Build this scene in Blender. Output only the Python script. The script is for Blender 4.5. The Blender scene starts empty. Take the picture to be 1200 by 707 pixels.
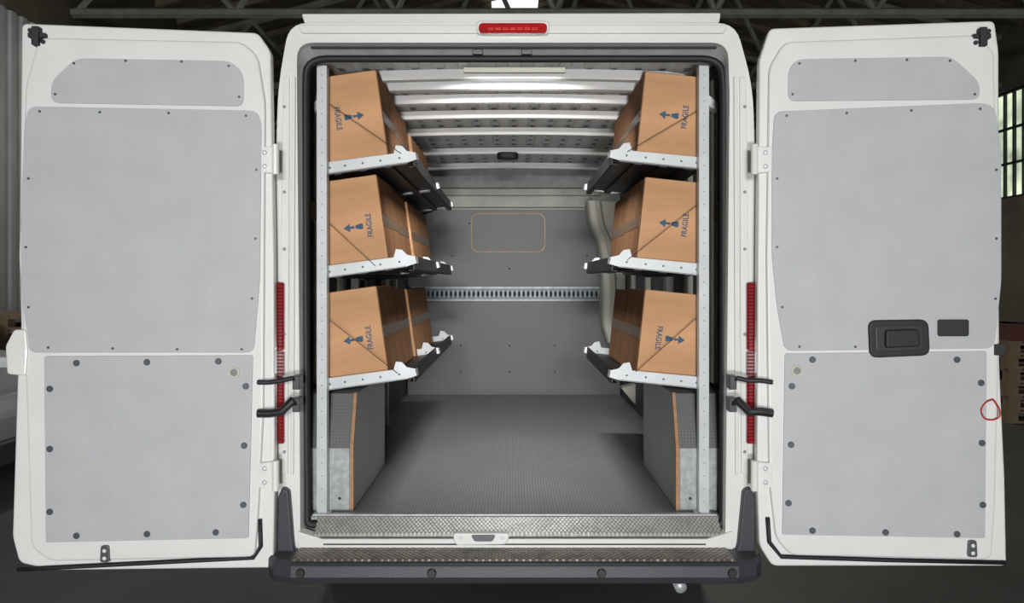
import bpy, bmesh, math, random
from mathutils import Vector, Matrix
random.seed(4)
sc = bpy.context.scene
COL = sc.collection
try:
    sc.view_settings.view_transform = 'Standard'
    sc.view_settings.look = 'None'
except Exception: pass
F = 853.0; CY = -2.73; CZ = 1.45
def W(px, py, y=0.0):
    d = y - CY
    return ((px-600)*d/F, CZ-(py-330)*d/F)
def WP(pts, y=0.0): return [W(a, b, y) for a, b in pts]

# ---------------------------------------------------------------- materials
def srgb(r, g, b):
    def f(c):
        c /= 255.0
        return c/12.92 if c <= 0.04045 else ((c+0.055)/1.055)**2.4
    return (f(r), f(g), f(b), 1)
MATS = {}
def mat(name, rgb, rough=0.5, metal=0.0, var=0.06, scale=8.0, bump=0.0, bscale=60.0, emit=0.0, spec=0.5, coat=0.0, stretch=None):
    if name in MATS: return MATS[name]
    m = bpy.data.materials.new(name); m.use_nodes = True
    nt = m.node_tree; b = nt.nodes['Principled BSDF']
    c = srgb(*rgb)
    tc = nt.nodes.new('ShaderNodeTexCoord')
    mp = nt.nodes.new('ShaderNodeMapping')
    nt.links.new(tc.outputs['Object'], mp.inputs['Vector'])
    if stretch: mp.inputs['Scale'].default_value = stretch
    n = nt.nodes.new('ShaderNodeTexNoise'); n.inputs['Scale'].default_value = scale; n.inputs['Detail'].default_value = 7
    nt.links.new(mp.outputs['Vector'], n.inputs['Vector'])
    r = nt.nodes.new('ShaderNodeValToRGB')
    r.color_ramp.elements[0].position = 0.3; r.color_ramp.elements[1].position = 0.7
    r.color_ramp.elements[0].color = (c[0]*(1-var), c[1]*(1-var), c[2]*(1-var), 1)
    r.color_ramp.elements[1].color = (min(1, c[0]*(1+var)), min(1, c[1]*(1+var)), min(1, c[2]*(1+var)), 1)
    nt.links.new(n.outputs['Fac'], r.inputs['Fac'])
    nt.links.new(r.outputs['Color'], b.inputs['Base Color'])
    b.inputs['Roughness'].default_value = rough
    b.inputs['Metallic'].default_value = metal
    b.inputs['Specular IOR Level'].default_value = spec
    b.inputs['Coat Weight'].default_value = coat
    if bump:
        n2 = nt.nodes.new('ShaderNodeTexNoise'); n2.inputs['Scale'].default_value = bscale; n2.inputs['Detail'].default_value = 3
        nt.links.new(mp.outputs['Vector'], n2.inputs['Vector'])
        bp = nt.nodes.new('ShaderNodeBump'); bp.inputs['Strength'].default_value = bump; bp.inputs['Distance'].default_value = 0.004
        nt.links.new(n2.outputs['Fac'], bp.inputs['Height']); nt.links.new(bp.outputs['Normal'], b.inputs['Normal'])
    if emit:
        nt.links.new(r.outputs['Color'], b.inputs['Emission Color']); b.inputs['Emission Strength'].default_value = emit
    MATS[name] = m
    return m
def overlay(m, rgb, cell, axes='XY', lo=0.3, hi=0.5, rand=0.0, rot=0.0, bump=0.0, wear=0.0, wear_rgb=(60, 55, 48)):
    """cell pattern (raised anti-slip dots / tread) mixed over the base colour, optional wear noise"""
    nt = m.node_tree; b = nt.nodes['Principled BSDF']
    tc = nt.nodes.new('ShaderNodeTexCoord'); mp = nt.nodes.new('ShaderNodeMapping')
    nt.links.new(tc.outputs['Object'], mp.inputs['Vector'])
    r = [0, 0, rot]
    if axes == 'XZ': r[0] = math.radians(90)
    if axes == 'YZ': r[1] = math.radians(90)
    mp.inputs['Rotation'].default_value = r
    v = nt.nodes.new('ShaderNodeTexVoronoi'); v.voronoi_dimensions = '2D'
    v.inputs['Scale'].default_value = 1/cell; v.inputs['Randomness'].default_value = rand
    nt.links.new(mp.outputs['Vector'], v.inputs['Vector'])
    mr = nt.nodes.new('ShaderNodeMapRange'); mr.inputs['From Min'].default_value = lo; mr.inputs['From Max'].default_value = hi
    nt.links.new(v.outputs['Distance'], mr.inputs['Value'])
    def mixin(fac, col):
        old = b.inputs['Base Color'].links[0].from_socket
        mx = nt.nodes.new('ShaderNodeMix'); mx.data_type = 'RGBA'
        mx.inputs['B'].default_value = srgb(*col)
        nt.links.new(fac, mx.inputs['Factor']); nt.links.new(old, mx.inputs['A'])
        nt.links.new(mx.outputs['Result'], b.inputs['Base Color'])
    mixin(mr.outputs['Result'], rgb)
    if wear:
        n = nt.nodes.new('ShaderNodeTexNoise'); n.inputs['Scale'].default_value = 14; n.inputs['Detail'].default_value = 8; n.inputs['Roughness'].default_value = 0.7
        nt.links.new(tc.outputs['Object'], n.inputs['Vector'])
        m2 = nt.nodes.new('ShaderNodeMapRange'); m2.inputs['From Min'].default_value = 0.46; m2.inputs['From Max'].default_value = 0.60; m2.inputs['To Max'].default_value = wear
        nt.links.new(n.outputs['Fac'], m2.inputs['Value']); mixin(m2.outputs['Result'], wear_rgb)
    if bump:
        bp = nt.nodes.new('ShaderNodeBump'); bp.inputs['Strength'].default_value = bump; bp.inputs['Distance'].default_value = 0.003; bp.invert = True
        nt.links.new(v.outputs['Distance'], bp.inputs['Height']); nt.links.new(bp.outputs['Normal'], b.inputs['Normal'])
    return m
M_WHITE = mat('white_paint', (212, 212, 210), 0.35, 0, 0.04, 4, coat=0.2)
M_INT = mat('interior_white_paint', (246, 246, 245), 0.4, 0, 0.03, 3)
M_SKIN = mat('interior_roof_paint', (222, 223, 221), 0.5, 0, 0.10, 5)
M_WHITE2 = mat('off_white_primer', (190, 188, 176), 0.5, 0, 0.10, 5)
M_PANEL = mat('grey_door_board', (171, 173, 176), 0.55, 0, 0.045, 7, bump=0.25, bscale=300)
M_SCREW = mat('screw_grey', (84, 87, 91), 0.4, 0.3)
M_BLACK = mat('black_rubber', (22, 22, 23), 0.6)
M_PLAST = mat('dark_plastic', (50, 52, 57), 0.5, 0, 0.08, 12, bump=0.2, bscale=200)
M_DARK = mat('dark_jamb', (60, 61, 62), 0.6)
M_JAMB = mat('jamb_paint', (134, 135, 134), 0.5, 0, 0.15, 12)
M_RED = mat('red_lens', (160, 14, 16), 0.12, 0, 0.2, 30, coat=0.8)
M_TAIL = mat('ribbed_red_lens', (128, 12, 22), 0.1, 0, 0.35, 70, coat=1.0)
M_TAIL2 = mat('ribbed_red_dark', (94, 10, 18), 0.1, 0, 0.3, 90, coat=1.0)
M_CLEAR = mat('clear_lens', (150, 110, 114), 0.12, 0, 0.2, 60, coat=0.6)
M_SILV = mat('galvanised_steel', (186, 189, 192), 0.42, 0.45, 0.16, 25)
M_RAIL = mat('rail_steel', (92, 97, 102), 0.45, 0.3, 0.2, 25)
M_ALU = mat('satin_aluminium', (184, 187, 189), 0.4, 0.15, 0.08, 12)
M_HOLE = mat('rivet_grey', (130, 132, 134), 0.5, 0.2)
M_SLOT = mat('slot_black', (35, 36, 38), 0.7)  # shared near-black for slots, seams, latches, screws and cords
M_SLOT2 = mat('pressing_shadow', (140, 141, 140), 0.7)
M_TRAY = mat('black_shelf_tray', (34, 35, 37), 0.45, 0.3)
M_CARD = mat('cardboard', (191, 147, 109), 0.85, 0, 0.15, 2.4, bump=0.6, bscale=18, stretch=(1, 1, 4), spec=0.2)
M_FLAP_SHADE = mat('cardboard_flap_shaded', (118, 84, 58), 0.85, 0, 0.2, 3.0, bump=0.5, bscale=26, stretch=(1, 4, 1), spec=0.2)  # shade on the box sides painted into the flap colour
M_FLAP_LIT = mat('cardboard_flap_lit', (150, 110, 78), 0.85, 0, 0.15, 3.0, bump=0.5, bscale=26, stretch=(1, 4, 1), spec=0.2)  # lighter copy for the far left boxes, less shade painted in
M_TAPE = mat('packing_tape', (100, 78, 58), 0.3, 0, 0.15, 20)
M_INK = mat('blue_ink', (58, 84, 108), 0.8, var=0.2, scale=60)
M_PLY = mat('plywood_edge', (160, 118, 82), 0.7, 0, 0.15, 60)
M_FLOOR = overlay(mat('floor_board_film', (150, 153, 153), 0.5, 0, 0.14, 1.8, spec=0.4), (112, 115, 116), 0.0125, wear=0.25, wear_rgb=(128, 130, 128))
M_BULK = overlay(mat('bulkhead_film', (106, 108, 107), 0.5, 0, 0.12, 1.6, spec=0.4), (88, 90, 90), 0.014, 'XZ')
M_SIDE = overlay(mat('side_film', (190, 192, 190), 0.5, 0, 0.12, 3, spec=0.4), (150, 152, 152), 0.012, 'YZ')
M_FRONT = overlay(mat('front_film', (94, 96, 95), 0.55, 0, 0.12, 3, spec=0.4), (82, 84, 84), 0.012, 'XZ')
M_CHEQ = overlay(mat('chequer_plate', (156, 147, 132), 0.4, 0.3, 0.25, 7), (78, 72, 62), 0.017, rand=0.12, lo=0.25, hi=0.42, rot=math.radians(45), bump=0.8, wear=0.8)
M_THRES = overlay(mat('threshold_metal', (182, 182, 178), 0.4, 0.3, 0.15, 7), (124, 123, 118), 0.011, rand=0.1, lo=0.3, hi=0.5, rot=math.radians(45), bump=0.4, wear=0.45, wear_rgb=(112, 110, 102))

# ---------------------------------------------------------------- mesh helpers
OFF = {}
def off(o): return OFF.get(o.name, Vector((0, 0, 0))) if o else Vector((0, 0, 0))
def empty(name, loc, parent=None, rotz=0.0, local=False, **kw):
    e = bpy.data.objects.new(name, None); COL.objects.link(e)
    e.empty_display_size = 0.1
    e.location = Vector(loc) - off(parent)
    e.rotation_euler = (0, 0, rotz)
    if parent: e.parent = parent
    OFF[e.name] = Vector((0, 0, 0)) if local else Vector(loc)
    for k, v in kw.items(): e[k] = v
    return e
def fin(name, bm, mats, parent=None, bevel=0.0, smooth=False, seg=2, **kw):
    bmesh.ops.recalc_face_normals(bm, faces=bm.faces)
    lo = Vector((1e9,)*3); hi = Vector((-1e9,)*3)
    for v in bm.verts:
        for i in range(3):
            lo[i] = min(lo[i], v.co[i]); hi[i] = max(hi[i], v.co[i])
    c = (lo+hi)/2
    if parent is None: c.z = lo.z
    bmesh.ops.translate(bm, verts=bm.verts, vec=-c)
    me = bpy.data.meshes.new(name); bm.to_mesh(me); bm.free()
    if not isinstance(mats, (list, tuple)): mats = [mats]
    for m in mats: me.materials.append(m)
    o = bpy.data.objects.new(name, me); COL.objects.link(o)
    o.location = c - off(parent)
    if parent: o.parent = parent
    OFF[o.name] = c.copy()
    if smooth:
        for p in me.polygons: p.use_smooth = True
    if bevel:
        md = o.modifiers.new('bevel', 'BEVEL'); md.width = bevel; md.segments = seg; md.limit_method = 'ANGLE'; md.angle_limit = math.radians(40)
    for k, v in kw.items(): o[k] = v
    return o
def box(bm, x0, x1, y0, y1, z0, z1, mi=0):
    vs = [bm.verts.new(p) for p in [(x0,y0,z0),(x1,y0,z0),(x1,y1,z0),(x0,y1,z0),(x0,y0,z1),(x1,y0,z1),(x1,y1,z1),(x0,y1,z1)]]
    for f in [(0,1,2,3),(4,5,6,7),(0,1,5,4),(1,2,6,5),(2,3,7,6),(3,0,4,7)]:
        fc = bm.faces.new([vs[i] for i in f]); fc.material_index = mi
def P3(p, a, axis):
    if axis == 'Y': return (p[0], a, p[1])
    if axis == 'X': return (a, p[0], p[1])
    return (p[0], p[1], a)
def prism(bm, pts, a0, a1, axis='Y', mi=0):
    A = [bm.verts.new(P3(p, a0, axis)) for p in pts]; B = [bm.verts.new(P3(p, a1, axis)) for p in pts]
    n = len(pts)
    f = bm.faces.new(A); f.material_index = mi
    f = bm.faces.new(B[::-1]); f.material_index = mi
    for i in range(n):
        f = bm.faces.new([A[i], A[(i+1) % n], B[(i+1) % n], B[i]]); f.material_index = mi
def ring(bm, outer, inner, a0, a1, axis='Y', mi=0):
    n = len(outer)
    A = [bm.verts.new(P3(p, a0, axis)) for p in outer]; B = [bm.verts.new(P3(p, a0, axis)) for p in inner]
    C = [bm.verts.new(P3(p, a1, axis)) for p in outer]; D = [bm.verts.new(P3(p, a1, axis)) for p in inner]
    for i in range(n):
        j = (i+1) % n
        for q in ([A[i], A[j], B[j], B[i]], [C[i], C[j], D[j], D[i]], [A[i], A[j], C[j], C[i]], [B[i], B[j], D[j], D[i]]):
            bm.faces.new(q).material_index = mi
def loft(bm, loops, mi=0, close=True, cap=False):
    V = [[bm.verts.new(p) for p in L] for L in loops]
    n = len(V[0])
    for a, b in zip(V[:-1], V[1:]):
        for i in range(n if close else n-1):
            j = (i+1) % n
            bm.faces.new([a[i], a[j], b[j], b[i]]).material_index = mi
    if cap:
        bm.faces.new(V[0]).material_index = mi; bm.faces.new(V[-1][::-1]).material_index = mi
def rounded(pts, r, seg=5):
    out = []; n = len(pts)
    rs = r if isinstance(r, (list, tuple)) else [r]*n
    for i in range(n):
        p = Vector(pts[i]); a = Vector(pts[i-1]); b = Vector(pts[(i+1) % n]); rr = rs[i]
        da = (a-p); db = (b-p)
        ra = min(rr, da.length*0.45); rb = min(rr, db.length*0.45)
        s = p+da.normalized()*ra; e = p+db.normalized()*rb
        for k in range(seg+1):
            t = k/seg
            q = s*(1-t)**2 + p*2*t*(1-t) + e*t*t
            out.append((q.x, q.y))
    return out
def tube(bm, pts, r, seg=8, mi=0, closed=False):
    pts = [Vector(p) for p in pts]; n = len(pts); rings = []
    for i, p in enumerate(pts):
        if closed: t = pts[(i+1) % n]-pts[i-1]
        else: t = pts[min(i+1, n-1)]-pts[max(i-1, 0)]
        t.normalize()
        u = t.cross(Vector((0.13, 1, 0.07))) if abs(t.y) < 0.9 else t.cross(Vector((1, 0, 0)))
        u.normalize(); v = t.cross(u)
        rings.append([bm.verts.new(p+(u*math.cos(2*math.pi*k/seg)+v*math.sin(2*math.pi*k/seg))*r) for k in range(seg)])
    for i in range(n if closed else n-1):
        a, b = rings[i], rings[(i+1) % n]
        for k in range(seg):
            bm.faces.new([a[k], a[(k+1) % seg], b[(k+1) % seg], b[k]]).material_index = mi
    if not closed:
        bm.faces.new(rings[0]).material_index = mi; bm.faces.new(rings[-1][::-1]).material_index = mi
def disc(bm, c, r, h, axis='Y', seg=20, mi=0, dome=0.0):
    ax = {'X': Vector((1,0,0)), 'Y': Vector((0,1,0)), 'Z': Vector((0,0,1))}[axis]
    u = {'X': Vector((0,1,0)), 'Y': Vector((1,0,0)), 'Z': Vector((1,0,0))}[axis]; v = ax.cross(u)
    c = Vector(c); L = []
    for rr, hh in ((r, 0), (r, h*0.6), (r*0.8, h)):
        L.append([c+ax*hh+(u*math.cos(2*math.pi*k/seg)+v*math.sin(2*math.pi*k/seg))*rr for k in range(seg)])
    loft(bm, L, mi, True, True)
NB = bmesh.new
def smooth_line(pts, n=6):
    out = []
    for i in range(len(pts)-1):
        p0 = pts[max(i-1, 0)]; p1 = pts[i]; p2 = pts[i+1]; p3 = pts[min(i+2, len(pts)-1)]
        for k in range(n):
            t = k/n
            out.append(tuple(0.5*((2*p1[j])+(-p0[j]+p2[j])*t+(2*p0[j]-5*p1[j]+4*p2[j]-p3[j])*t*t+(-p0[j]+3*p1[j]-3*p2[j]+p3[j])*t**3) for j in range(2)))
    out.append(pts[-1]); return out

# ================================================================= VAN
van = empty('van', (0.01, 1.6, 0.0), label='white panel van with open rear doors and a shelved cargo bay', category='van')
Zf = 0.548
outer_px = [(326, 652), (319, 330), (326, 100), (339, 27), (862, 27), (882, 100), (890, 330), (884, 652)]
inner_px = [(352, 640), (350, 330), (348, 110), (348, 50), (853, 50), (855, 110), (853, 330), (850, 640)]
outer = rounded(WP(outer_px), [0.01, 0.2, 0.1, 0.07, 0.07, 0.1, 0.2, 0.01])
inner = rounded(WP(inner_px), [0.02, 0.1, 0.02, 0.06, 0.06, 0.02, 0.1, 0.02])
bm = NB()
ring(bm, outer, inner, 0.0, 0.05)
def sec(y, k=1.0, zt=None):
    L = []
    for x, z in outer:
        zz = z
        if zt is not None: zz = min(z, zt + 0.02*(1-abs(x)))
        L.append((0.01+(x-0.01)*k, y, zz))
    return L
loft(bm, [sec(0.05), sec(0.3, 1.01), sec(3.2, 1.01), sec(3.7, 1.0, 2.3), sec(4.35, 0.97, 1.45), sec(5.0, 0.94, 1.15), sec(5.15, 0.85, 0.9)])
fin('body_shell', bm, M_WHITE, van, bevel=0.006)
bm = NB()
prism(bm, rounded(WP([(353, 16), (845, 15), (843, 27), (357, 28)], 0.12), 0.01), 0.12, 0.16)
box(bm, -0.80, 0.82, 0.16, 3.1, 2.46, 2.50)
fin('roof_panel', bm, M_WHITE, van, bevel=0.004)
bm = NB()
gx0, gz = W(357, 28, 0.10); gx1, _ = W(843, 27, 0.10)
tube(bm, [(gx0, 0.11, gz), (gx1, 0.11, gz)], 0.006, 6)
fin('roof_gutter', bm, M_SLOT, van)
for s, cx in ((-1, 334), (1, 872)):
    for dx, w_, pr_ in ((0, 4, -0.008), (9, 2, -0.012)):
        c0 = cx - s*dx
        bm = NB()
        pts = [(c0-w_-2*s, 90), (c0-w_-1, 330), (c0-w_, 556), (c0+w_, 556), (c0+w_+1, 330), (c0+w_-2*s, 90)]
        prism(bm, rounded(WP(pts), 0.006), pr_, 0.01)
        fin('pillar_pressing', bm, M_WHITE, van, bevel=0.004)
    for py in (125, 225, 292, 392, 530):
        X, Z = W(cx+s, py, -0.01); bm = NB(); disc(bm, (X, -0.0075, Z), 0.006, -0.004, 'Y', 14)
        fin('grommet', bm, M_HOLE, van)
bm = NB()
prism(bm, rounded(WP([(350, 30), (852, 30), (848, 40), (354, 40)]), 0.01), -0.012, 0.01)
fin('header_pressing', bm, M_WHITE, van, bevel=0.006, seg=3)
bm = NB()
in2 = rounded(WP([(362, 618), (362, 330), (362, 110), (362, 70), (845, 70), (845, 110), (845, 330), (845, 618)], 0.07), [0.02, 0.1, 0.02, 0.07, 0.07, 0.02, 0.1, 0.02])
loft(bm, [[(x, 0.03, z) for x, z in inner], [(x, 0.07, z) for x, z in in2]], 1)
wall_o = rounded([(-0.84, 0.535), (-0.84, 1.4), (-0.84, 2.1), (-0.80, 2.36), (0.84, 2.36), (0.87, 2.1), (0.87, 1.4), (0.87, 0.535)], 0.03)
loft(bm, [[(x, 0.07, z) for x, z in in2], [(x, 0.10, z) for x, z in in2], [(x, 0.105, z) for x, z in wall_o]])
fin('door_jamb', bm, [M_DARK, M_JAMB], van)
bm = NB()
tube(bm, [(x, 0.05, z) for x, z in rounded(WP([(360, 615), (358, 330), (358, 110), (359, 69), (846, 69), (848, 110), (848, 330), (847, 615)], 0.05), [0.02, 0.1, 0.02, 0.08, 0.08, 0.02, 0.1, 0.02])], 0.014, 8, closed=True)
fin('door_seal', bm, M_BLACK, van, smooth=True)
bm = NB(); box(bm, W(362, 0)[0], W(842, 0)[0], 0.026, 0.034, W(0, 54)[1], W(0, 51.5)[1]); fin('header_seam', bm, M_SLOT, van)
for a in (560, 617):
    bm = NB(); x, z = W(a, 62, 0.04); box(bm, x-0.02, x+0.02, 0.02, 0.05, z-0.01, z+0.008)
    fin('header_striker', bm, M_SCREW, van, bevel=0.003)

bm = NB()
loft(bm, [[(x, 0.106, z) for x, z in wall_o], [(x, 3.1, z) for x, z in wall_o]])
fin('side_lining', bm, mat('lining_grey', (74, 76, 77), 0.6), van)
for s, X in ((-1, -0.838), (1, 0.868)):
    for y in (0.32, 0.75, 1.25, 1.8, 2.35):
        bm = NB(); a, b = sorted((X, X-s*0.03)); box(bm, a, b, y, y+0.07, 1.02, 2.3)
        fin('wall_rib', bm, M_WHITE2, van, bevel=0.008)
    bm = NB(); a, b = sorted((X, X-s*0.022)); box(bm, a, b, 0.13, 2.9, 1.70, 1.78)
    fin('wall_rail', bm, M_WHITE2, van, bevel=0.006)
# roof skin with longitudinal beads
bm = NB()
x = -0.80; prof = []
while x < 0.82:
    prof += [(x, 2.338), (x+0.045, 2.338), (x+0.055, 2.352), (x+0.095, 2.352)]
    x += 0.105
loft(bm, [[(a, 0.12, b) for a, b in prof], [(a, 3.08, b) for a, b in prof]], 0, close=False)
for y in [0.2+0.14*i for i in range(20)]:
    x = -0.80
    while x < 0.78:
        box(bm, x+0.062, x+0.088, y, y+0.05, 2.3495, 2.3510, 1)
        x += 0.105
fin('roof_skin', bm, [M_SKIN, M_SLOT2], van)
def bow(y, w=0.05, zc=2.325, m=M_INT):
    bm = NB(); L = []
    for i in range(25):
        t = -1+2*i/24; X = 0.015+0.83*t
        z = zc-0.02*t*t-0.10*max(0, abs(t)-0.82)/0.18*1.2
        L.append([(X, y, z), (X, y, z-0.024), (X, y+w*0.15, z-0.038), (X, y+w*0.85, z-0.038), (X, y+w, z-0.024), (X, y+w, z)])
    loft(bm, L, 0, True, True)
    return fin('roof_bow', bm, [m, M_SLOT2], van)
for y in (0.26, 0.42, 0.66, 0.98, 1.40, 2.02, 2.62): bow(y, 0.055 if y < 2 else 0.075)
bm = NB()
cx, cz = W(595, 181, 2.02)
prism(bm, rounded([(cx-0.07, 1.99), (cx+0.07, 1.99), (cx+0.07, 2.09), (cx-0.07, 2.09)], 0.05), 2.252, 2.292, 'Z')
fin('interior_lamp', bm, M_BLACK, van, bevel=0.008)
bm = NB(); box(bm, -0.19, 0.21, 0.108, 0.128, 2.266, 2.288)
fin('fill_light_housing', bm, M_WHITE2, van, bevel=0.003)  # made-up housing for the fill light added behind the header

# floor + bulkhead
bm = NB(); box(bm, -0.84, 0.86, 0.06, 3.08, Zf-0.012, Zf)
fin('floor_liner', bm, M_FLOOR, van)
bulk = empty('bulkhead', (0, 3.08, Zf), van)
YB = 3.07
def zb(py, y=YB): return W(0, py, y)[1]
bm = NB(); box(bm, -0.83, 0.86, YB-0.015, YB+0.0, Zf, zb(353)); fin('lower_board', bm, M_BULK, bulk, bevel=0.002)
bm = NB(); prism(bm, rounded([(-0.83, zb(336)), (0.86, zb(336)), (0.86, zb(300)), (0.66, zb(246)), (-0.6, zb(246)), (-0.83, zb(260))], 0.02), YB-0.012, YB)
fin('upper_board', bm, M_BULK, bulk, bevel=0.002)
bm = NB(); box(bm, -0.83, 0.86, YB-0.01, YB+0.01, zb(246), 2.36); fin('bulkhead_skin', bm, mat('bulk_skin', (146, 146, 140), 0.5), bulk)
M_CREAM = mat('cream_primer', (146, 145, 136), 0.5, 0, 0.2, 6)
bm = NB()
prism(bm, rounded([(-0.56, zb(244)), (0.64, zb(244)), (0.62, zb(230)), (-0.55, zb(230))], 0.02), YB-0.05, YB-0.01)
fin('cross_member', bm, M_CREAM, bulk, bevel=0.008)
bm = NB(); prism(bm, rounded([(-0.66, zb(230)), (0.70, zb(230)), (0.70, zb(222)), (-0.66, zb(222))], 0.01), YB-0.055, YB-0.01)
fin('cross_member_flange', bm, M_CREAM, bulk, bevel=0.006)
bm = NB(); prism(bm, rounded([(-0.75, zb(221)), (0.8, zb(221)), (0.72, zb(196)), (-0.68, zb(196))], 0.03), YB-0.04, YB-0.01)
fin('upper_skin_board', bm, mat('felt_grey', (150, 152, 150), 0.8, 0, 0.15, 14), bulk, bevel=0.01)
xa, _ = W(552, 0, YB); xb, _ = W(639, 0, YB)
ro = rounded([(xa, zb(296)), (xb, zb(296)), (xb, zb(250)), (xa, zb(250))], 0.07)
ri = rounded([(xa+0.008, zb(296)+0.008), (xb-0.008, zb(296)+0.008), (xb-0.008, zb(250)-0.008), (xa+0.008, zb(250)-0.008)], 0.064)
bm = NB(); ring(bm, ro, ri, YB-0.0145, YB-0.011); fin('cutout_edge', bm, mat('worn_ply_edge', (172, 152, 118), 0.8, 0, 0.3, 12), bulk)
bm = NB(); z0, z1 = zb(353), zb(336)
x0 = -0.80; x1 = W(702, 0, YB)[0]
box(bm, x0, x1, YB-0.03, YB-0.014, z0, z1)
box(bm, x0, x1, YB-0.036, YB-0.03, z1-0.016, z1, 2); box(bm, x0, x1, YB-0.036, YB-0.03, z0, z0+0.016, 2)
x = x0+0.02
while x < x1-0.03:
    box(bm, x, x+0.018, YB-0.0315, YB-0.030, z0+0.042, z1-0.042, 1)
    box(bm, x+0.006, x+0.012, YB-0.0315, YB-0.030, z0+0.03, z1-0.03, 1)
    box(bm, x+0.022, x+0.028, YB-0.0315, YB-0.030, z0+0.03, z1-0.03, 2); x += 0.036
fin('lashing_rail', bm, [M_RAIL, M_SLOT, mat('rail_flange', (138, 143, 148), 0.45, 0.3, 0.2, 25)], bulk)
for px, py in ((540, 405), (597, 405), (650, 405), (540, 436), (597, 436), (650, 436), (530, 300), (688, 300), (597, 315), (550, 262)):
    bm = NB(); X, Z = W(px, py, YB); disc(bm, (X, YB-0.015, Z), 0.007, -0.004, 'Y', 10); fin('board_screw', bm, M_SLOT, bulk)
bm = NB()
left = smooth_line([(688, 236), (692, 262), (701, 285), (705, 312), (706, 345), (706, 378), (712, 402)])
loops = []
for a, b in left:
    X0, Z = W(a, b, 2.75)
    loops.append([(X0, 2.74, Z), (X0+0.012, 2.715, Z), (X0+0.05, 2.70, Z), (X0+0.09, 2.72, Z), (X0+0.11, 2.76, Z), (0.86, 2.80, Z), (0.86, 2.92, Z), (X0, 2.92, Z)])
loft(bm, loops, 0, True, True)
fin('side_door_pillar', bm, M_WHITE2, van, smooth=False)
bm = NB(); prism(bm, rounded(WP([(728, 455), (765, 446), (765, 478), (744, 474)], 2.4), 0.01), 2.4, 2.5)
fin('side_step_bracket', bm, M_WHITE2, van, bevel=0.008)

# wheel arch covers
for s in (-1, 1):
    xi = 0.624*s if s < 0 else 0.645
    xo = -0.835 if s < 0 else 0.865
    yb_ = 0.84
    prof = [(0.135, Zf), (0.135, 0.80), (0.20, 1.0), (yb_, 1.0), (yb_, Zf)]
    bm = NB(); a, b = sorted((xi, xo)); prism(bm, prof, a, b, 'X')
    wa = fin('wheel_arch_cover', bm, M_SIDE, van, bevel=0.002)
    bm = NB(); a, b = sorted((xi-0.001*s, xi+0.012*s))
    prism(bm, [(0.131, Zf), (0.131, 0.80), (0.197, 1.003), (0.202, 1.003), (0.139, 0.80), (0.139, Zf)], a, b, 'X')
    fin('plywood_edge', bm, M_PLY, wa)
    bm = NB(); a, b = sorted((xi+0.013*s, xo-0.005*s))
    prism(bm, [(0.129, 0.795), (0.1935, 1.0), (0.2, 1.0), (0.135, 0.795)], a, b, 'X')
    fin('front_board', bm, M_FRONT, wa)
    bm = NB(); a, b = sorted((xi+0.014*s, xo-0.005*s)); box(bm, a, b, 0.127, 0.134, Zf+0.004, 0.795)
    for i in range(3): disc(bm, (a+(b-a)*(0.2+0.3*i), 0.127, Zf+0.05), 0.006, -0.003, 'Y', 10, 1)
    fin('front_plate', bm, [mat('ribbed_plate', (150, 153, 154), 0.5, 0.3, 0.22, 40), M_SLOT], wa, bevel=0.002)

# threshold, sill, step
bm = NB()
prism(bm, [(0.10, Zf+0.002), (0.07, Zf+0.004), (0.062, Zf), (0.0, Zf-0.045), (0.0, Zf-0.056), (0.07, Zf-0.004), (0.10, Zf-0.004)], W(368, 0)[0], W(846, 0)[0], 'X')
fin('threshold_strip', bm, M_THRES, van, bevel=0.001)
bm = NB(); box(bm, W(368, 0)[0], W(846, 0)[0], 0.060, 0.076, Zf+0.003, Zf+0.008)
fin('threshold_rib', bm, M_SILV, van, bevel=0.001)
bm = NB(); prism(bm, rounded(WP([(350, 622), (378, 631), (828, 631), (858, 622), (858, 643), (350, 643)]), 0.004), -0.012, 0.04)
fin('rear_sill', bm, M_WHITE, van, bevel=0.004)
bm = NB(); box(bm, W(380, 0)[0], W(826, 0)[0], -0.014, -0.010, W(0, 637.5)[1], W(0, 636)[1]); fin('sill_seam', bm, M_SLOT, van)
bm = NB(); prism(bm, rounded(WP([(530, 624), (598, 624), (594, 637), (534, 638)], -0.02), 0.015), -0.035, -0.008)
lp = fin('latch_plate', bm, M_WHITE, van, bevel=0.005)
bm = NB(); prism(bm, rounded(WP([(552, 627), (581, 627), (577, 634), (556, 634)], -0.035), 0.008), -0.045, -0.03)
fin('latch_striker', bm, M_SCREW, lp, bevel=0.002)
for px in (540, 589):
    bm = NB(); X, Z = W(px, 631, -0.035); disc(bm, (X, -0.034, Z), 0.007, -0.004, 'Y', 6); fin('latch_bolt', bm, M_SILV, lp)
xl, xr = -0.905, 0.925
bm = NB()
prof = [(0.06, 0.45), (-0.125, 0.45), (-0.145, 0.437), (-0.15, 0.40), (-0.135, 0.37), (0.05, 0.36)]
def bsec(X, k=0.0): return [(X, y+k*max(0, 0.02-y) if y < 0.05 else y, z) for y, z in prof]
loft(bm, [bsec(xl, 0.9), bsec(xl+0.015, 0.45), bsec(xl+0.05, 0.15), bsec(xl+0.12), bsec(xr-0.12), bsec(xr-0.05, 0.15), bsec(xr-0.015, 0.45), bsec(xr, 0.9)], 0, True, True)
bump = fin('bumper', bm, M_PLAST, van, bevel=0.006)
for s, pts in ((-1, [(324, 655), (325, 584), (330, 572), (338, 576), (343, 640), (346, 655)]), (1, [(885, 655), (886, 584), (880, 572), (872, 576), (866, 640), (861, 655)])):
    bm = NB(); prism(bm, rounded(WP(pts, -0.03), 0.012), -0.03, 0.02); fin('bumper_corner', bm, M_PLAST, bump, bevel=0.012, seg=3)
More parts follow.
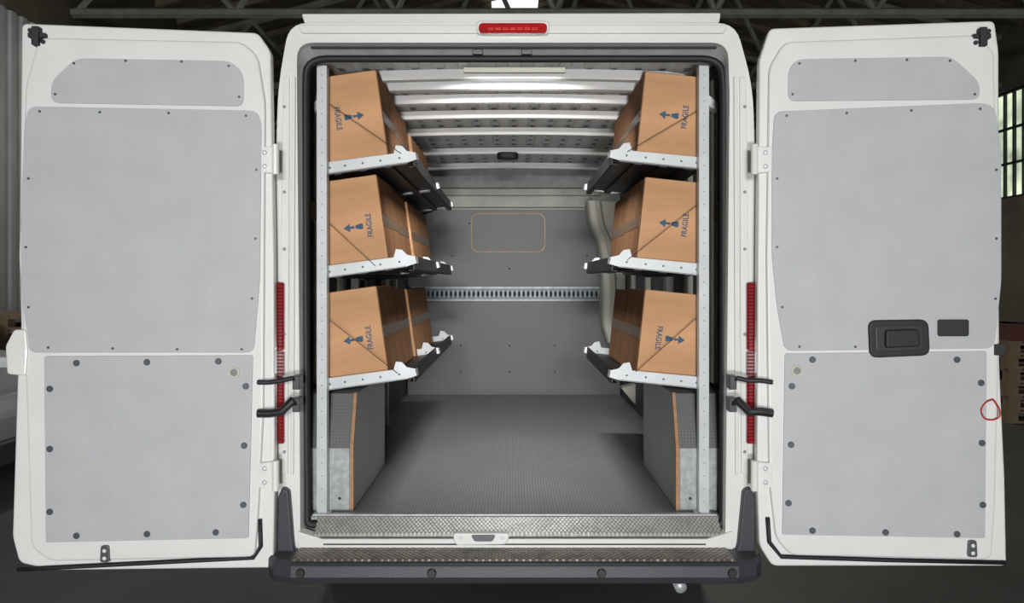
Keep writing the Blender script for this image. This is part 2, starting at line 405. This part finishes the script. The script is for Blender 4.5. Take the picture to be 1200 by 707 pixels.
bm = NB(); box(bm, W(347, 0, -0.06)[0], W(855, 0, -0.06)[0], -0.132, -0.002, 0.449, 0.456); fin('step_plate', bm, M_CHEQ, bump, bevel=0.002)
for px in (352, 506, 705, 858):
    X, Z = W(px, 672, -0.147); bm = NB(); disc(bm, (X, -0.143, Z), 0.017, -0.012, 'Y', 24)
    fin('parking_sensor', bm, mat('sensor_grey', (40, 36, 36), 0.4), bump)
bm = NB(); X, Z = W(797, 689, -0.05); tube(bm, [(X, -0.06, Z+0.005), (X, 0.3, Z+0.02)], 0.022, 14)
fin('exhaust_pipe', bm, M_SILV, van, smooth=True)
bm = NB(); box(bm, -0.8, 0.82, 0.12, 4.8, 0.40, 0.52); fin('underbody', bm, M_SLOT, van)
for X in (-0.80, 0.82):
    for y in (0.95, 4.3):
        w = empty('wheel', (X, y, 0.33), van)
        bm = NB(); L = []
        for rr, hh in ((0.20, -0.1), (0.31, -0.105), (0.33, -0.08), (0.33, 0.08), (0.31, 0.105), (0.20, 0.1)):
            L.append([(X+hh, y+rr*math.cos(2*math.pi*k/32), 0.33+rr*math.sin(2*math.pi*k/32)) for k in range(32)])
        loft(bm, L, 0, True, True); fin('tyre', bm, M_BLACK, w)
        bm = NB(); disc(bm, (X-0.11, y, 0.33), 0.19, 0.22, 'X', 24); disc(bm, (X-0.118, y, 0.33), 0.06, 0.236, 'X', 16)
        fin('rim', bm, M_SILV, w)
bl = empty('brake_light', (0, 0, 2.43), van)
bm = NB(); prism(bm, rounded(WP([(558, 26), (644, 26), (644, 42), (558, 42)]), 0.02), -0.02, 0.0); fin('lamp_housing', bm, M_WHITE, bl, bevel=0.006)
bm = NB(); prism(bm, rounded(WP([(561, 28), (641, 28), (641, 40), (561, 40)], -0.02), 0.018), -0.03, -0.015)
for i in range(7):
    X, Z = W(575+i*8.6, 33, -0.03); box(bm, X-0.011, X+0.011, -0.0308, -0.029, Z-0.006, Z+0.004, 1)
fin('lamp_lens', bm, [M_RED, mat('red_reflector', (196, 44, 42), 0.2, 0, 0.2, 60)], bl, bevel=0.003)
for s, xa, xb in ((-1, 320, 335), (1, 873, 889)):
    tl = empty('tail_lamp', (W((xa+xb)/2, 0)[0], 0, 1.0), van)
    def lens(py0, py1, m, nm):
        bm = NB(); prism(bm, rounded(WP([(xa, py1), (xb, py1), (xb, py0), (xa, py0)]), 0.008), -0.022, 0.01)
        nrow = int((py1-py0)/4)
        for i in range(nrow):
            X0, Z = W(xa+2, py0+3+i*4, -0.022); X1 = W(xb-2, 0, -0.022)[0]; box(bm, X0, X1, -0.024, -0.021, Z-0.0025, Z+0.0025, 1)
        return fin(nm, bm, [m, M_TAIL2], tl, bevel=0.003)
    lens(331, 410, M_TAIL, 'red_lens'); lens(411, 440, M_CLEAR, 'clear_lens'); lens(441, 519, M_TAIL, 'red_lens')
# ---------------------------------------------------------------- rear doors
screw_me = {}
def screw(parent, loc, r, ns, m=M_SCREW):
    key = (round(r, 4), ns, m.name)
    if key not in screw_me:
        bm = NB(); disc(bm, (0, 0, 0), r, 0.004*ns, 'Y', 14)
        bmesh.ops.recalc_face_normals(bm, faces=bm.faces)
        me = bpy.data.meshes.new('panel_screw'); bm.to_mesh(me); bm.free(); me.materials.append(m); screw_me[key] = me
    o = bpy.data.objects.new('panel_screw', screw_me[key]); COL.objects.link(o); o.parent = parent; o.location = loc
def make_door(side):
    s = -1 if side == 'l' else 1
    dh, do = 2.66, 2.60
    hx = (318-600)*dh/F if s < 0 else (889-600)*dh/F
    ox = (20-600)*do/F if s < 0 else (1178-600)*do/F
    v = Vector((ox-hx, do-dh)); v.normalize()
    ns = 1 if s < 0 else -1
    ang = math.atan2(v.y, v.x)
    d = empty('rear_door', (hx, CY+dh, 0.0), van, rotz=ang, local=True)
    d['label'] = 'white open rear door lined with light grey boards'
    def L(px, py):
        a = (px-600)/F
        t = (a*dh-hx)/(v.x-a*v.y)
        return (t, CZ-(py-330)/F*(dh+t*v.y))
    def LP(p): return [L(a, b) for a, b in p]
    def pr(nm, pts, n0, n1, m, r=0.01, bevel=0.004, seg=2, rs=5, parent=d):
        bm = NB(); prism(bm, rounded(LP(pts), r, rs), n0*ns, n1*ns); return fin(nm, bm, m, parent, bevel=bevel, seg=seg)
    if s < 0:
        out = [(25, 27), (302, 38), (317, 60), (321, 300), (322, 560), (320, 666), (60, 669), (22, 660), (14, 630), (20, 440), (23, 420), (24, 380), (22, 300)]
        pad = [(48, 45), (285, 50), (303, 66), (312, 120), (310, 480), (304, 600), (300, 652), (60, 657), (38, 640), (32, 440), (24, 300), (32, 100)]
        small = [(63, 122), (63, 97), (92, 70), (272, 73), (287, 88), (287, 126)]
        mid = [(38, 126), (302, 131), (308, 145), (306, 330), (299, 413), (37, 413), (36, 395), (28, 345), (28, 235), (33, 140)]
        low = [(55, 417), (298, 416), (293, 629), (57, 634)]
        big = [(93, 425), (175, 424), (258, 423), (62, 455), (62, 525), (62, 598), (290, 452), (288, 521), (287, 590), (93, 626), (175, 624), (255, 622)]
        sm = [(90, 76), (150, 73), (215, 74), (270, 79), (68, 112), (282, 115), (50, 132), (120, 133), (200, 134), (290, 137), (37, 210), (34, 290), (37, 360), (302, 200), (301, 280), (297, 350), (60, 407), (135, 408), (210, 409), (285, 409)]
        seal = [(305, 608), (306, 640), (298, 653), (180, 659), (60, 665), (22, 667)]
        keyh = (276, 436); latch_t = (46, 44); latch_b = (126, 647)
    else:
        out = [(902, 33), (1166, 24), (1171, 60), (1171, 300), (1172, 430), (1178, 560), (1180, 664), (905, 664), (890, 640), (887, 560), (888, 300), (890, 70)]
        pad = [(918, 50), (1140, 42), (1163, 60), (1168, 300), (1168, 440), (1164, 600), (1160, 655), (925, 650), (908, 630), (900, 560), (897, 300), (900, 80)]
        small = [(922, 120), (922, 84), (932, 71), (1112, 68), (1145, 98), (1145, 118)]
        mid = [(906, 132), (1150, 122), (1163, 128), (1170, 180), (1170, 330), (1162, 408), (918, 411), (909, 360), (903, 300), (903, 180)]
        low = [(918, 414), (1153, 411), (1151, 629), (915, 625)]
        big = [(950, 421), (1118, 421), (926, 452), (925, 520), (922, 588), (1146, 448), (1147, 518), (1148, 590), (950, 620), (1035, 622), (1118, 624)]
        sm = [(935, 76), (1000, 73), (1060, 72), (1110, 73), (927, 112), (1139, 112), (920, 137), (990, 134), (1065, 131), (1145, 129), (909, 210), (909, 290), (915, 360), (1164, 200), (1164, 280), (1163, 350), (935, 406), (1000, 406)]
        seal = [(899, 606), (901, 635), (915, 652), (1040, 656), (1177, 659)]
        keyh = (932, 434); latch_t = (1148, 45); latch_b = (1136, 641)
    pr('door_shell', out, -0.045, 0.0, M_WHITE, 0.02, 0.008, 3)
    pr('inner_frame', pad, -0.005, 0.014, M_WHITE, 0.03, 0.010, 3)
    pr('upper_board', small, 0.012, 0.018, M_PANEL, 0.03, 0.0015)
    pr('middle_board', mid, 0.012, 0.018, M_PANEL, 0.03, 0.0015)
    pr('lower_board', low, 0.012, 0.019, M_PANEL, 0.008, 0.0015)
    for p in big: x, z = L(*p); screw(d, (x, 0.019*ns, z), 0.0115, ns)
    for p in sm: x, z = L(*p); screw(d, (x, 0.018*ns, z), 0.0045, ns)
    bm = NB(); tube(bm, [(L(a, b)[0], 0.006*ns, L(a, b)[1]) for a, b in seal], 0.008, 8)
    fin('rubber_seal', bm, M_BLACK, d, smooth=True)
    x, z = L(*keyh); bm = NB()
    tube(bm, [(x+0.017*math.cos(t*math.pi/12), 0.019*ns, z+0.017*math.sin(t*math.pi/12)) for t in range(24)], 0.005, 8, closed=True)
    disc(bm, (x, 0.015*ns, z), 0.014, 0.005*ns, 'Y', 16, 1)
    fin('drain_plug', bm, [M_WHITE2, mat('plug_grey', (120, 122, 120), 0.4)], d, smooth=False)
    x, z = L(*latch_t); bm = NB()
    box(bm, *sorted((x-0.03, x+0.03)), *sorted((0.0, 0.02*ns)), z-0.006, z+0.012)
    box(bm, *sorted((x-0.012, x+0.012)), *sorted((0.0, 0.03*ns)), z-0.035, z+0.032)
    disc(bm, (x-0.022, 0.012*ns, z-0.02), 0.008, 0.01*ns, 'Y', 12); disc(bm, (x+0.022, 0.012*ns, z+0.02), 0.008, 0.01*ns, 'Y', 12)
    fin('top_latch', bm, M_SLOT, d, bevel=0.003)
    x, z = L(*latch_b); bm = NB()
    prism(bm, rounded([(x-0.017, z-0.03), (x+0.017, z-0.03), (x+0.014, z+0.03), (x-0.014, z+0.03)], 0.01), 0.0, 0.022*ns)
    disc(bm, (x, 0.022*ns, z+0.012), 0.007, 0.004*ns, 'Y', 10, 1); disc(bm, (x, 0.022*ns, z-0.015), 0.007, 0.004*ns, 'Y', 10, 1)
    fin('bottom_latch', bm, [M_SCREW, M_WHITE], d, bevel=0.002)
    for py in (188, 556):
        hp = (312, 322) if s < 0 else (886, 896)
        x, z = L(hp[1] if s < 0 else hp[0], py); bm = NB()
        prism(bm, rounded([(-0.022, z-0.05), (0.045, z-0.045), (0.045, z+0.045), (-0.022, z+0.05)], 0.012), 0.0, 0.016*ns)
        tube(bm, [(-0.02, 0.02*ns, z-0.055), (-0.02, 0.02*ns, z+0.055)], 0.013, 12)
        for k in (-0.025, 0.025): disc(bm, (0.02, 0.016*ns, z+k), 0.009, 0.006*ns, 'Y', 6, 1)
        fin('hinge', bm, [M_WHITE, M_SILV], d, bevel=0.002)
    for k, (y0, y1, r) in enumerate(((447, 446, 0.010), (483, 472, 0.017))):
        bm = NB()
        if s < 0: p = [(304, y0), (318, y0), (332, y0-2), (345, y1-4), (349, y1)]
        else: p = [(903, y0), (890, y0-2), (875, y0-2), (862, y1-4), (857, y1)]
        tube(bm, [(L(a, b)[0], (0.028-0.012*(i > 3))*ns, L(a, b)[1]) for i, (a, b) in enumerate(p)], r*0.95, 8)
        a, b = p[-1]; x, z = L(a, b); box(bm, x-0.013, x+0.013, *sorted((-0.03*ns, 0.03*ns)), z-0.03, z+0.02)
        fin('check_strap', bm, mat('strap_black', (30, 30, 33), 0.4), d, bevel=0.004)
    if s < 0:
        pr('lock_casing', [(20, 386), (34, 386), (36, 410), (34, 440), (12, 438), (10, 405)], -0.03, 0.02, M_WHITE, 0.01, 0.006)
        bm = NB(); x, z = L(4, 425); box(bm, x-0.03, x+0.03, *sorted((-0.03*ns, 0.0)), z-0.02, z+0.02)
        fin('lock_tongue', bm, M_SILV, d, bevel=0.005)
    else:
        h = empty('door_handle', (0, 0, 0), d, local=True)
        hp = [(1014, 375), (1084, 374), (1086, 416), (1016, 419)]
        pr('handle_surround', hp, 0.014, 0.028, M_BLACK, 0.03, 0.006, 3, parent=h)
        pr('handle_recess', [(1022, 381), (1077, 380), (1078, 410), (1023, 412)], 0.024, 0.030, mat('handle_grey', (50, 50, 52), 0.35), 0.02, 0.004, parent=h)
        pr('handle_lever', [(1032, 386), (1070, 385), (1072, 405), (1032, 407)], 0.028, 0.045, M_BLACK, 0.012, 0.006, 3, parent=h)
        pr('lock_window', [(1095, 374), (1132, 374), (1132, 394), (1095, 394)], 0.017, 0.021, M_SLOT, 0.01, 0.002)
        pr('window_frame', [(1093, 372), (1134, 372), (1134, 396), (1093, 396)], 0.016, 0.0195, M_PANEL, 0.01, 0.002)
        pr('edge_latch', [(1162, 403), (1174, 403), (1174, 416), (1162, 416)], 0.0, 0.02, M_SLOT, 0.004, 0.002)
        bm = NB(); pts = []
        for a, b in smooth_line([(1160, 467), (1166, 476), (1168, 486), (1160, 491), (1150, 489), (1146, 480), (1151, 471), (1160, 467)], 4):
            x, z = L(a, b); pts.append((x, 0.02*ns, z))
        tube(bm, pts, 0.003, 6); fin('red_cord', bm, mat('red_plastic', (170, 30, 30), 0.4), d, smooth=True, label='thin red plastic release loop')
make_door('l'); make_door('r')

# ================================================================= SHELVING
def upright(parent, X, y, z0, z1):
    bm = NB(); w = 0.019
    box(bm, X-w, X+w, y-0.018, y-0.014, z0+0.006, z1); box(bm, X-w, X-w+0.004, y-0.014, y+0.018, z0+0.006, z1); box(bm, X+w-0.004, X+w, y-0.014, y+0.018, z0+0.006, z1)
    box(bm, X-w+0.007, X-w+0.010, y-0.0195, y-0.0178, z0+0.01, z1); box(bm, X+w-0.010, X+w-0.007, y-0.0195, y-0.0178, z0+0.01, z1)
    z = z0+0.05
    while z < z1-0.03:
        disc(bm, (X, y-0.0176, z), 0.0028, -0.001, 'Y', 8, 1); z += 0.05
    box(bm, X-0.032, X+0.032, y-0.03, y+0.03, z0, z0+0.006)
    disc(bm, (X-0.02, y-0.024, z0+0.006), 0.006, 0.006, 'Z', 8, 1)
    return fin('upright', bm, [M_ALU, M_HOLE], parent)
TL, TR = math.radians(8), math.radians(6)
BR = [(.055, 0), (.055, .046), (.325, .043), (.338, .074), (.362, .068), (.378, .046), (.413, .034), (.415, .008), (.37, 0)]
def unit(s, length, nbr, zs, X0, tilt, label):
    u = empty('shelving_unit', (X0, 0.12+length/2, Zf), label=label, category='shelving')
    for i in range(nbr):
        y = 0.10+(length-0.03)*i/(nbr-1)
        if i == 0: upright(u, s*0.735 if s < 0 else 0.742, y, Zf, 2.285)
        else: upright(u, s*0.80 if s < 0 else 0.825, y, 1.02 if y < 0.85 else Zf, 2.27)
    for z0 in zs:
        sh = empty('shelf', (X0, 0.1, z0), u, local=True); sh.rotation_euler = (0, -tilt if s < 0 else tilt, 0)
        m = -s
        bm = NB(); a, b = sorted((m*0.03, m*0.40)); box(bm, a, b, 0.035, length-0.02, 0.008, 0.012)
        a, b = sorted((m*0.394, m*0.40)); box(bm, a, b, 0.035, length-0.02, -0.018, 0.040)
        a, b = sorted((m*0.375, m*0.40)); box(bm, a, b, 0.035, length-0.02, -0.018, -0.014)
        for k in range(3):
            a, b = sorted((m*(0.08+0.1*k), m*(0.11+0.1*k))); box(bm, a, b, 0.04, length-0.03, -0.006, 0.008)
        fin('tray', bm, M_TRAY, sh, bevel=0.001)
        for i in range(nbr):
            y = 0.022+(length-0.03)*i/(nbr-1)
            br = BR if i == 0 else [(0, 0), (0, .046)]+BR[2:]
            bm = NB(); prism(bm, [(m*p, q) for p, q in br], y, y+0.003)
            a0 = br[0][0]
            prism(bm, [(m*p, q) for p, q in ((a0, -.001), (.37, -.001), (.37, .003), (a0, .003))], y, y+0.03)
            prism(bm, [(m*p, q) for p, q in ((.411, .008), (.415, .008), (.413, .034), (.409, .034))], y, y+0.035)
            for k in (0.07, 0.13, 0.2, 0.27, 0.345): disc(bm, (m*k, y, 0.022), 0.0045, -0.002, 'Y', 10, 1)
            fin('bracket', bm, [M_ALU, M_SCREW], sh, bevel=0.0006)
    return u
UL = unit(-1, 1.80, 3, (1.864, 1.457, 1.016), -0.78, TL, 'aluminium van racking with three tilted black shelves, longer run')
UR = unit(1, 1.02, 2, (1.886, 1.468, 1.024), 0.79, TR, 'aluminium van racking with three tilted black shelves, shorter run')
def cord(parent, pts):
    bm = NB(); tube(bm, pts, 0.0013, 6); fin('restraint_cord', bm, M_SLOT, parent, smooth=True)
def c3(px, py, y): a, b = W(px, py, y); return (a, y, b)
for a, b, e, f in ((386, 122, 470, 180), (386, 262, 440, 312), (386, 375, 466, 438)):
    cord(UL, [c3(a, b, 0.112), c3(e, f, 0.116)])
for a, b, e, f in ((817, 130, 735, 178), (817, 240, 735, 305), (817, 372, 745, 436)):
    cord(UR, [c3(a, b, 0.112), c3(e, f, 0.116)])

# ================================================================= CARTONS
fc = bpy.data.curves.new('fragile_text', 'FONT'); fc.body = 'FRAGILE'; fc.size = 0.031; fc.align_x = 'CENTER'; fc.align_y = 'CENTER'; fc.offset = 0.0007; fc.space_character = 1.05
fo = bpy.data.objects.new('tmp', fc); COL.objects.link(fo)
bpy.context.view_layer.update()
TXT = bpy.data.meshes.new_from_object(fo.evaluated_get(bpy.context.evaluated_depsgraph_get()))
bpy.data.objects.remove(fo)
def printed(parent, cx, cz, y, direction):
    bm = NB(); bm.from_mesh(TXT)
    rot = math.radians(90) if direction < 0 else math.radians(-90)
    c, s_ = math.cos(rot), math.sin(rot)
    for v in bm.verts:
        x, yy = v.co.x*0.78, v.co.y
        v.co = Vector((cx+(x*c-yy*s_), y, cz+(x*s_+yy*c)))
    d = direction
    ax = cx+d*0.026
    def poly(p):
        vs = [bm.verts.new((ax+d*a, y, cz+b)) for a, b in p]; bm.faces.new(vs)
    poly([(0.0, -0.010), (0.008, -0.012), (0.030, -0.006), (0.030, 0.006), (0.008, 0.012), (0.0, 0.010)])
    poly([(0.034, -0.005), (0.052, -0.004), (0.052, 0.004), (0.034, 0.005)])
    poly([(0.052, -0.017), (0.078, 0.0), (0.052, 0.017)])
    return fin('fragile_print', bm, M_INK, parent)
def carton(s, X, z, y0, w, h, l, tilt, prt=None, label='brown corrugated cardboard box', group='', flap=None, inset=0.0):
    e = empty('cardboard_box', (X+s*inset, y0+l/2, z-inset*math.tan(tilt)), None, local=True, label=label, category='box', group=group)
    e.rotation_euler = (0, -tilt if s < 0 else tilt, 0)
    m = s
    bm = NB(); a, b = sorted((0.0, m*w)); box(bm, a, b, -l/2, l/2, 0, h)
    fin('box_body', bm, M_CARD, e, bevel=0.004)
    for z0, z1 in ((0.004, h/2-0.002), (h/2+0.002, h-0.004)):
        bm = NB(); a, b = sorted((0.0, -m*0.003)); box(bm, a, b, -l/2+0.003, l/2-0.003, z0, z1); fin('flap', bm, flap or M_FLAP_SHADE, e, bevel=0.001)
    bm = NB(); a, b = sorted((-m*0.0032, -m*0.0042)); box(bm, a, b, -l/2+0.002, l/2-0.002, h/2-0.022, h/2+0.022)
    fin('packing_tape', bm, M_TAPE, e)
    if prt:
        printed(e, prt[0]-X, prt[1]-z, -l/2-0.0008, prt[2])
    return e
def shelf_pt(s, X0, z0, tilt, lx, lz):
    return (X0 - s*(lx*math.cos(tilt)) + s*lz*math.sin(tilt)*1.0, z0+lx*math.sin(tilt)+lz*math.cos(tilt))
prL = {0: (396, 139, 1), 1: (433, 264, -1), 2: (433, 396, -1)}
prR = {0: (803, 137, -1), 1: (803, 264, -1), 2: (772, 396, 1)}
LF = 'brown cardboard box marked FRAGILE in blue on racking shelf'; LB = 'brown cardboard box behind others on a racking shelf'
for k, z0 in enumerate((1.864, 1.457, 1.016)):
    bx, bz = shelf_pt(-1, -0.78, z0, TL, 0.298, 0.0135)
    rows = [(0.145, 0.36, 0.365, 0), (0.515, 0.38, 0.355, 0.006), (0.95, 0.39, 0.345, 0.0), (1.37, 0.40, 0.35, 0.004)]
    if k == 0: rows = [(0.145, 0.42, 0.372, 0), (0.58, 0.38, 0.34, 0.008), (1.03, 0.36, 0.29, 0), (1.42, 0.36, 0.30, 0.004)]
    for i, (y, l, h, ins) in enumerate(rows):
        pr_ = None
        if i == 0:
            X, Z = W(prL[k][0], prL[k][1], 0.144)
            dx, dz = X-bx, Z-bz; c, s_ = math.cos(TL), math.sin(TL)
            pr_ = (bx+dx*c+dz*s_, bz-dx*s_+dz*c, prL[k][2])
        carton(-1, bx, bz, y, 0.232, h, l, TL, pr_, LF if pr_ else LB, 'cardboard boxes on the shelves', M_FLAP_LIT if i > 1 else M_FLAP_SHADE, ins)
for k, z0 in enumerate((1.886, 1.468, 1.024)):
    bx, bz = shelf_pt(1, 0.79, z0, TR, 0.302, 0.0135)
    for i, (y, l, h, ins) in enumerate([(0.145, 0.40, 0.352, 0), (0.58, 0.42, 0.345, 0.006)]):
        pr_ = None
        if i == 0:
            X, Z = W(prR[k][0], prR[k][1], 0.144)
            dx, dz = X-bx, Z-bz; c, s_ = math.cos(TR), math.sin(TR)
            pr_ = (bx+dx*c-dz*s_, bz+dx*s_+dz*c, prR[k][2])
        carton(1, bx, bz, y, 0.236, h, l, TR, pr_, LF if pr_ else LB, 'cardboard boxes on the shelves', M_FLAP_SHADE, ins)

# ================================================================= HALL
def struct(name, bm, m, **kw):
    o = fin(name, bm, m, None, **kw); o['kind'] = 'structure'; return o
bm = NB(); box(bm, -7.0, 9.4, -12, 24, -0.1, 0)
struct('floor', bm, mat('concrete', (76, 77, 78), 0.6, 0, 0.22, 1.2, bump=0.2, bscale=40))
bm = NB(); prof = []; y = -12
while y < 24:
    prof += [(-6.0, y), (-6.0, y+0.08), (-6.03, y+0.10), (-6.03, y+0.18)]; y += 0.2
loft(bm, [[(a, b, 0) for a, b in prof], [(a, b, 4.7) for a, b in prof]], 0, close=False)
struct('wall_left', bm, mat('corrugated_grey', (122, 127, 126), 0.5, 0.0, 0.15, 2))
bm = NB(); box(bm, -6.2, -6.05, -12, 24, 4.7, 6.4); struct('wall_upper', bm, mat('dirty_wall', (70, 64, 54), 0.8, 0, 0.3, 1.5))
bm = NB(); box(bm, 9.2, 9.4, -12, 24, 0, 3.0); box(bm, 9.2, 9.4, -12, 24, 5.0, 6.4)
y = -10.2
while y < 24: box(bm, 9.2, 9.4, y, y+0.7, 3.0, 5.0); y += 3.2
struct('wall_right', bm, mat('old_plaster', (104, 98, 88), 0.8, 0, 0.3, 1.2))
M_SKY = mat('daylight_glass', (196, 208, 180), 0.3, 0, 0.6, 1.8, emit=1.1)
y = -10.2; n = 1
while y < 22:
    bm = NB(); box(bm, 9.3, 9.31, y+0.7, y+3.2, 3.0, 5.0, 0)
    for i in range(11): box(bm, 9.24, 9.3, y+0.7+0.25*i-0.015, y+0.7+0.25*i+0.015, 3.0, 5.0, 1)
    for z in (3.02, 3.65, 4.3, 4.98): box(bm, 9.24, 9.3, y+0.7, y+3.2, z-0.02, z+0.02, 1)
    struct('window_%d' % n, bm, [M_SKY, M_SLOT]); n += 1; y += 3.2
bm = NB(); box(bm, -6.2, 9.4, 24, 24.2, 0, 8.6); struct('wall_back', bm, mat('back_wall', (78, 74, 66), 0.8, 0, 0.3, 1.0))
RX, RZ = 1.6, 8.3
M_ROOF = mat('roof_boards', (104, 95, 80), 0.8, 0, 0.45, 2.0, stretch=(1, 6, 1))
bm = NB()
for xa, za in ((-6.2, 6.2), (9.4, 6.2)):
    loft(bm, [[(xa, -12, za), (RX, -12, RZ)], [(xa, 24, za), (RX, 24, RZ)]], 0, close=False)
    for i in range(36):
        y = -4.8+i*0.8
        loft(bm, [[(xa, y, za-0.02), (RX, y, RZ-0.02), (RX, y, RZ-0.14), (xa, y, za-0.14)], [(xa, y+0.08, za-0.02), (RX, y+0.08, RZ-0.02), (RX, y+0.08, RZ-0.14), (xa, y+0.08, za-0.14)]], 0, True, True)
struct('ceiling', bm, M_ROOF)
def roofz(x): return 6.2+(RZ-6.2)*((x+6.2)/(RX+6.2) if x < RX else (9.4-x)/(9.4-RX))
bm = NB()
loft(bm, [[(-0.45, 13.2, roofz(-0.45)-0.17), (0.6, 13.2, roofz(0.6)-0.17)], [(-0.45, 14.6, roofz(-0.45)-0.17), (0.6, 14.6, roofz(0.6)-0.17)]], 0, close=False)
struct('window_20', bm, mat('skylight', (240, 244, 240), 0.4, 0, 0.1, 3, emit=1.3))
M_STEEL = mat('truss_steel', (120, 122, 112), 0.6, 0.0, 0.2, 5)
for y in (2.5, 7.3, 11.0, 15.2, 19.5):
    bm = NB()
    tube(bm, [(-6.1, y, 5.15), (9.2, y, 5.15)], 0.07, 6)
    tube(bm, [(-6.1, y, roofz(-6.1)-0.2), (RX, y, RZ-0.2), (9.2, y, roofz(9.2)-0.2)], 0.07, 6)
    x = -6.0; up = True; last = (-6.0, 5.15)
    while x < 8.2:
        x += 1.1; nz = roofz(x)-0.2 if up else 5.15
        tube(bm, [(last[0], y, last[1]), (x, y, nz)], 0.045, 6); last = (x, nz); up = not up
    fin('roof_truss', bm, M_STEEL, None, label='riveted steel roof truss spanning the dark workshop', category='roof truss', group='steel roof trusses')

# parked car, mostly out of view
car = empty('car', (-4.4, 2.4, 0), label='silver-white hatchback parked in the workshop', category='car')
bm = NB()
prof = [(-3.32, 0.28), (-3.28, 0.55), (-3.36, 0.72), (-4.1, 0.86), (-4.35, 0.9), (-4.9, 1.38), (-5.4, 1.42), (-5.75, 1.38), (-5.85, 0.3)]
prism(bm, rounded(prof, 0.06), 1.75, 3.35)
fin('car_body', bm, mat('car_silver', (158, 160, 164), 0.25, 0.2, 0.03, 3, coat=0.6), car, bevel=0.06, seg=3)
bm = NB(); prism(bm, [(-4.42, 0.94), (-4.9, 1.32), (-5.35, 1.36), (-5.35, 0.94)], 1.74, 1.76); fin('side_window', bm, M_BLACK, car)
bm = NB(); prism(bm, rounded([(-3.27, 0.25), (-3.25, 0.42), (-3.6, 0.42), (-3.6, 0.25)], 0.03), 1.73, 3.37); fin('bumper', bm, M_PLAST, car, bevel=0.02)
bm = NB(); prism(bm, rounded([(-3.30, 0.6), (-3.33, 0.72), (-3.7, 0.79), (-3.62, 0.66)], 0.03), 1.735, 1.76); fin('headlight', bm, M_BLACK, car, bevel=0.005)
for X in (-3.95, -5.4):
    for y in (1.8, 3.15):
        bm = NB(); disc(bm, (X, y, 0.3), 0.3, 0.2, 'Y', 28, 0); disc(bm, (X, y-0.02, 0.3), 0.19, 0.04, 'Y', 20, 1); fin('wheel', bm, [M_BLACK, M_SILV], car)
def pallet(X, Y, Z, w, d):
    bm = NB()
    for i in range(7): box(bm, X+i*w/7, X+i*w/7+w/8.5, Y, Y+d, Z+0.12, Z+0.14)
    for i in range(3):
        yy = Y+i*(d-0.1)/2; box(bm, X, X+w, yy, yy+0.1, Z+0.10, Z+0.12)
        for j in range(3): xx = X+j*(w-0.12)/2; box(bm, xx, xx+0.12, yy, yy+0.1, Z+0.022, Z+0.10)
        box(bm, X, X+w, yy, yy+0.1, Z, Z+0.022)
    return fin('wooden_pallet', bm, mat('pallet_wood', (112, 94, 76), 0.8, 0, 0.3, 6), None, label='worn wooden pallet in a stack on the workshop floor', category='pallet', group='stacked wooden pallets')
for i in range(6): pallet(5.05+0.02*(i % 2), 4.7, i*0.14, 1.2, 0.9)
for i, c in enumerate(((84, 48, 44), (60, 70, 90), (120, 110, 92))):
    bm = NB(); X = 5.08+i*0.38; Z = 0.84
    box(bm, X, X+0.34, 4.75, 5.25, Z, Z+0.012)
    ring(bm, [(X, 4.75), (X+0.34, 4.75), (X+0.34, 5.25), (X, 5.25)], [(X+0.012, 4.762), (X+0.328, 4.762), (X+0.328, 5.238), (X+0.012, 5.238)], Z+0.012, Z+0.17, 'Z')
    ring(bm, [(X-0.01, 4.74), (X+0.35, 4.74), (X+0.35, 5.26), (X-0.01, 5.26)], [(X+0.012, 4.762), (X+0.328, 4.762), (X+0.328, 5.238), (X+0.012, 5.238)], Z+0.15, Z+0.175, 'Z')
    fin('plastic_crate', bm, mat('crate_%d' % i, c, 0.5), None, label='open plastic storage crate on top of wooden pallets', category='crate')
for i in range(8): pallet(-5.6, 4.4, i*0.14, 1.2, 0.9)

# ================================================================= CAMERA + LIGHT
cam_d = bpy.data.cameras.new('camera'); cam_d.sensor_width = 36; cam_d.lens = 36*F/1200; cam_d.shift_y = -23.5/1200; cam_d.clip_start = 0.05
cam = bpy.data.objects.new('camera', cam_d); COL.objects.link(cam); cam.location = (0, CY, CZ); cam.rotation_euler = (math.radians(90), 0, 0)
sc.camera = cam
def area(name, loc, tgt, sx, sy, p, col=(1, 1, 1), spread=180):
    l = bpy.data.lights.new(name, 'AREA'); l.shape = 'RECTANGLE'; l.size = sx; l.size_y = sy; l.energy = p; l.color = col
    l.spread = math.radians(spread)
    o = bpy.data.objects.new(name, l); COL.objects.link(o); o.location = loc
    o.rotation_euler = (Vector(tgt)-Vector(loc)).to_track_quat('-Z', 'Y').to_euler(); return o
area('softbox', (-0.5, -9.3, 2.7), (0, 0.3, 1.3), 0.8, 0.6, 225, (1, 1, 0.99))
area('softbox', (0.6, -9.3, 2.5), (0, 0.3, 1.3), 0.8, 0.6, 225, (1, 1, 0.99))
area('softbox', (0.0, -5.2, 0.6), (0, 1.5, 1.7), 0.5, 0.35, 132)
area('cargo_fill_light', (0.01, 0.14, 2.258), (0.01, 1.75, 0.5), 0.36, 0.03, 15, (1, 1, 0.99), 125)  # fill light added inside to brighten floor and bulkhead
area('hall_area_light', (3, 9, 4.9), (3, 9, 0), 2.0, 0.3, 140, (1, 0.95, 0.85))
area('hall_area_light', (-3, 12, 4.9), (-3, 12, 0), 2.0, 0.3, 140, (1, 0.95, 0.85))
area('hall_area_light', (-4.0, 4.5, 4.9), (-5.2, 4.5, 1.5), 1.5, 0.3, 50, (1, 0.97, 0.92))  # added to brighten the left wall, stands for no known lamp
w = bpy.data.worlds.new('world'); sc.world = w; w.use_nodes = True
w.node_tree.nodes['Background'].inputs[0].default_value = (0.95, 0.97, 1, 1); w.node_tree.nodes['Background'].inputs[1].default_value = 0.15
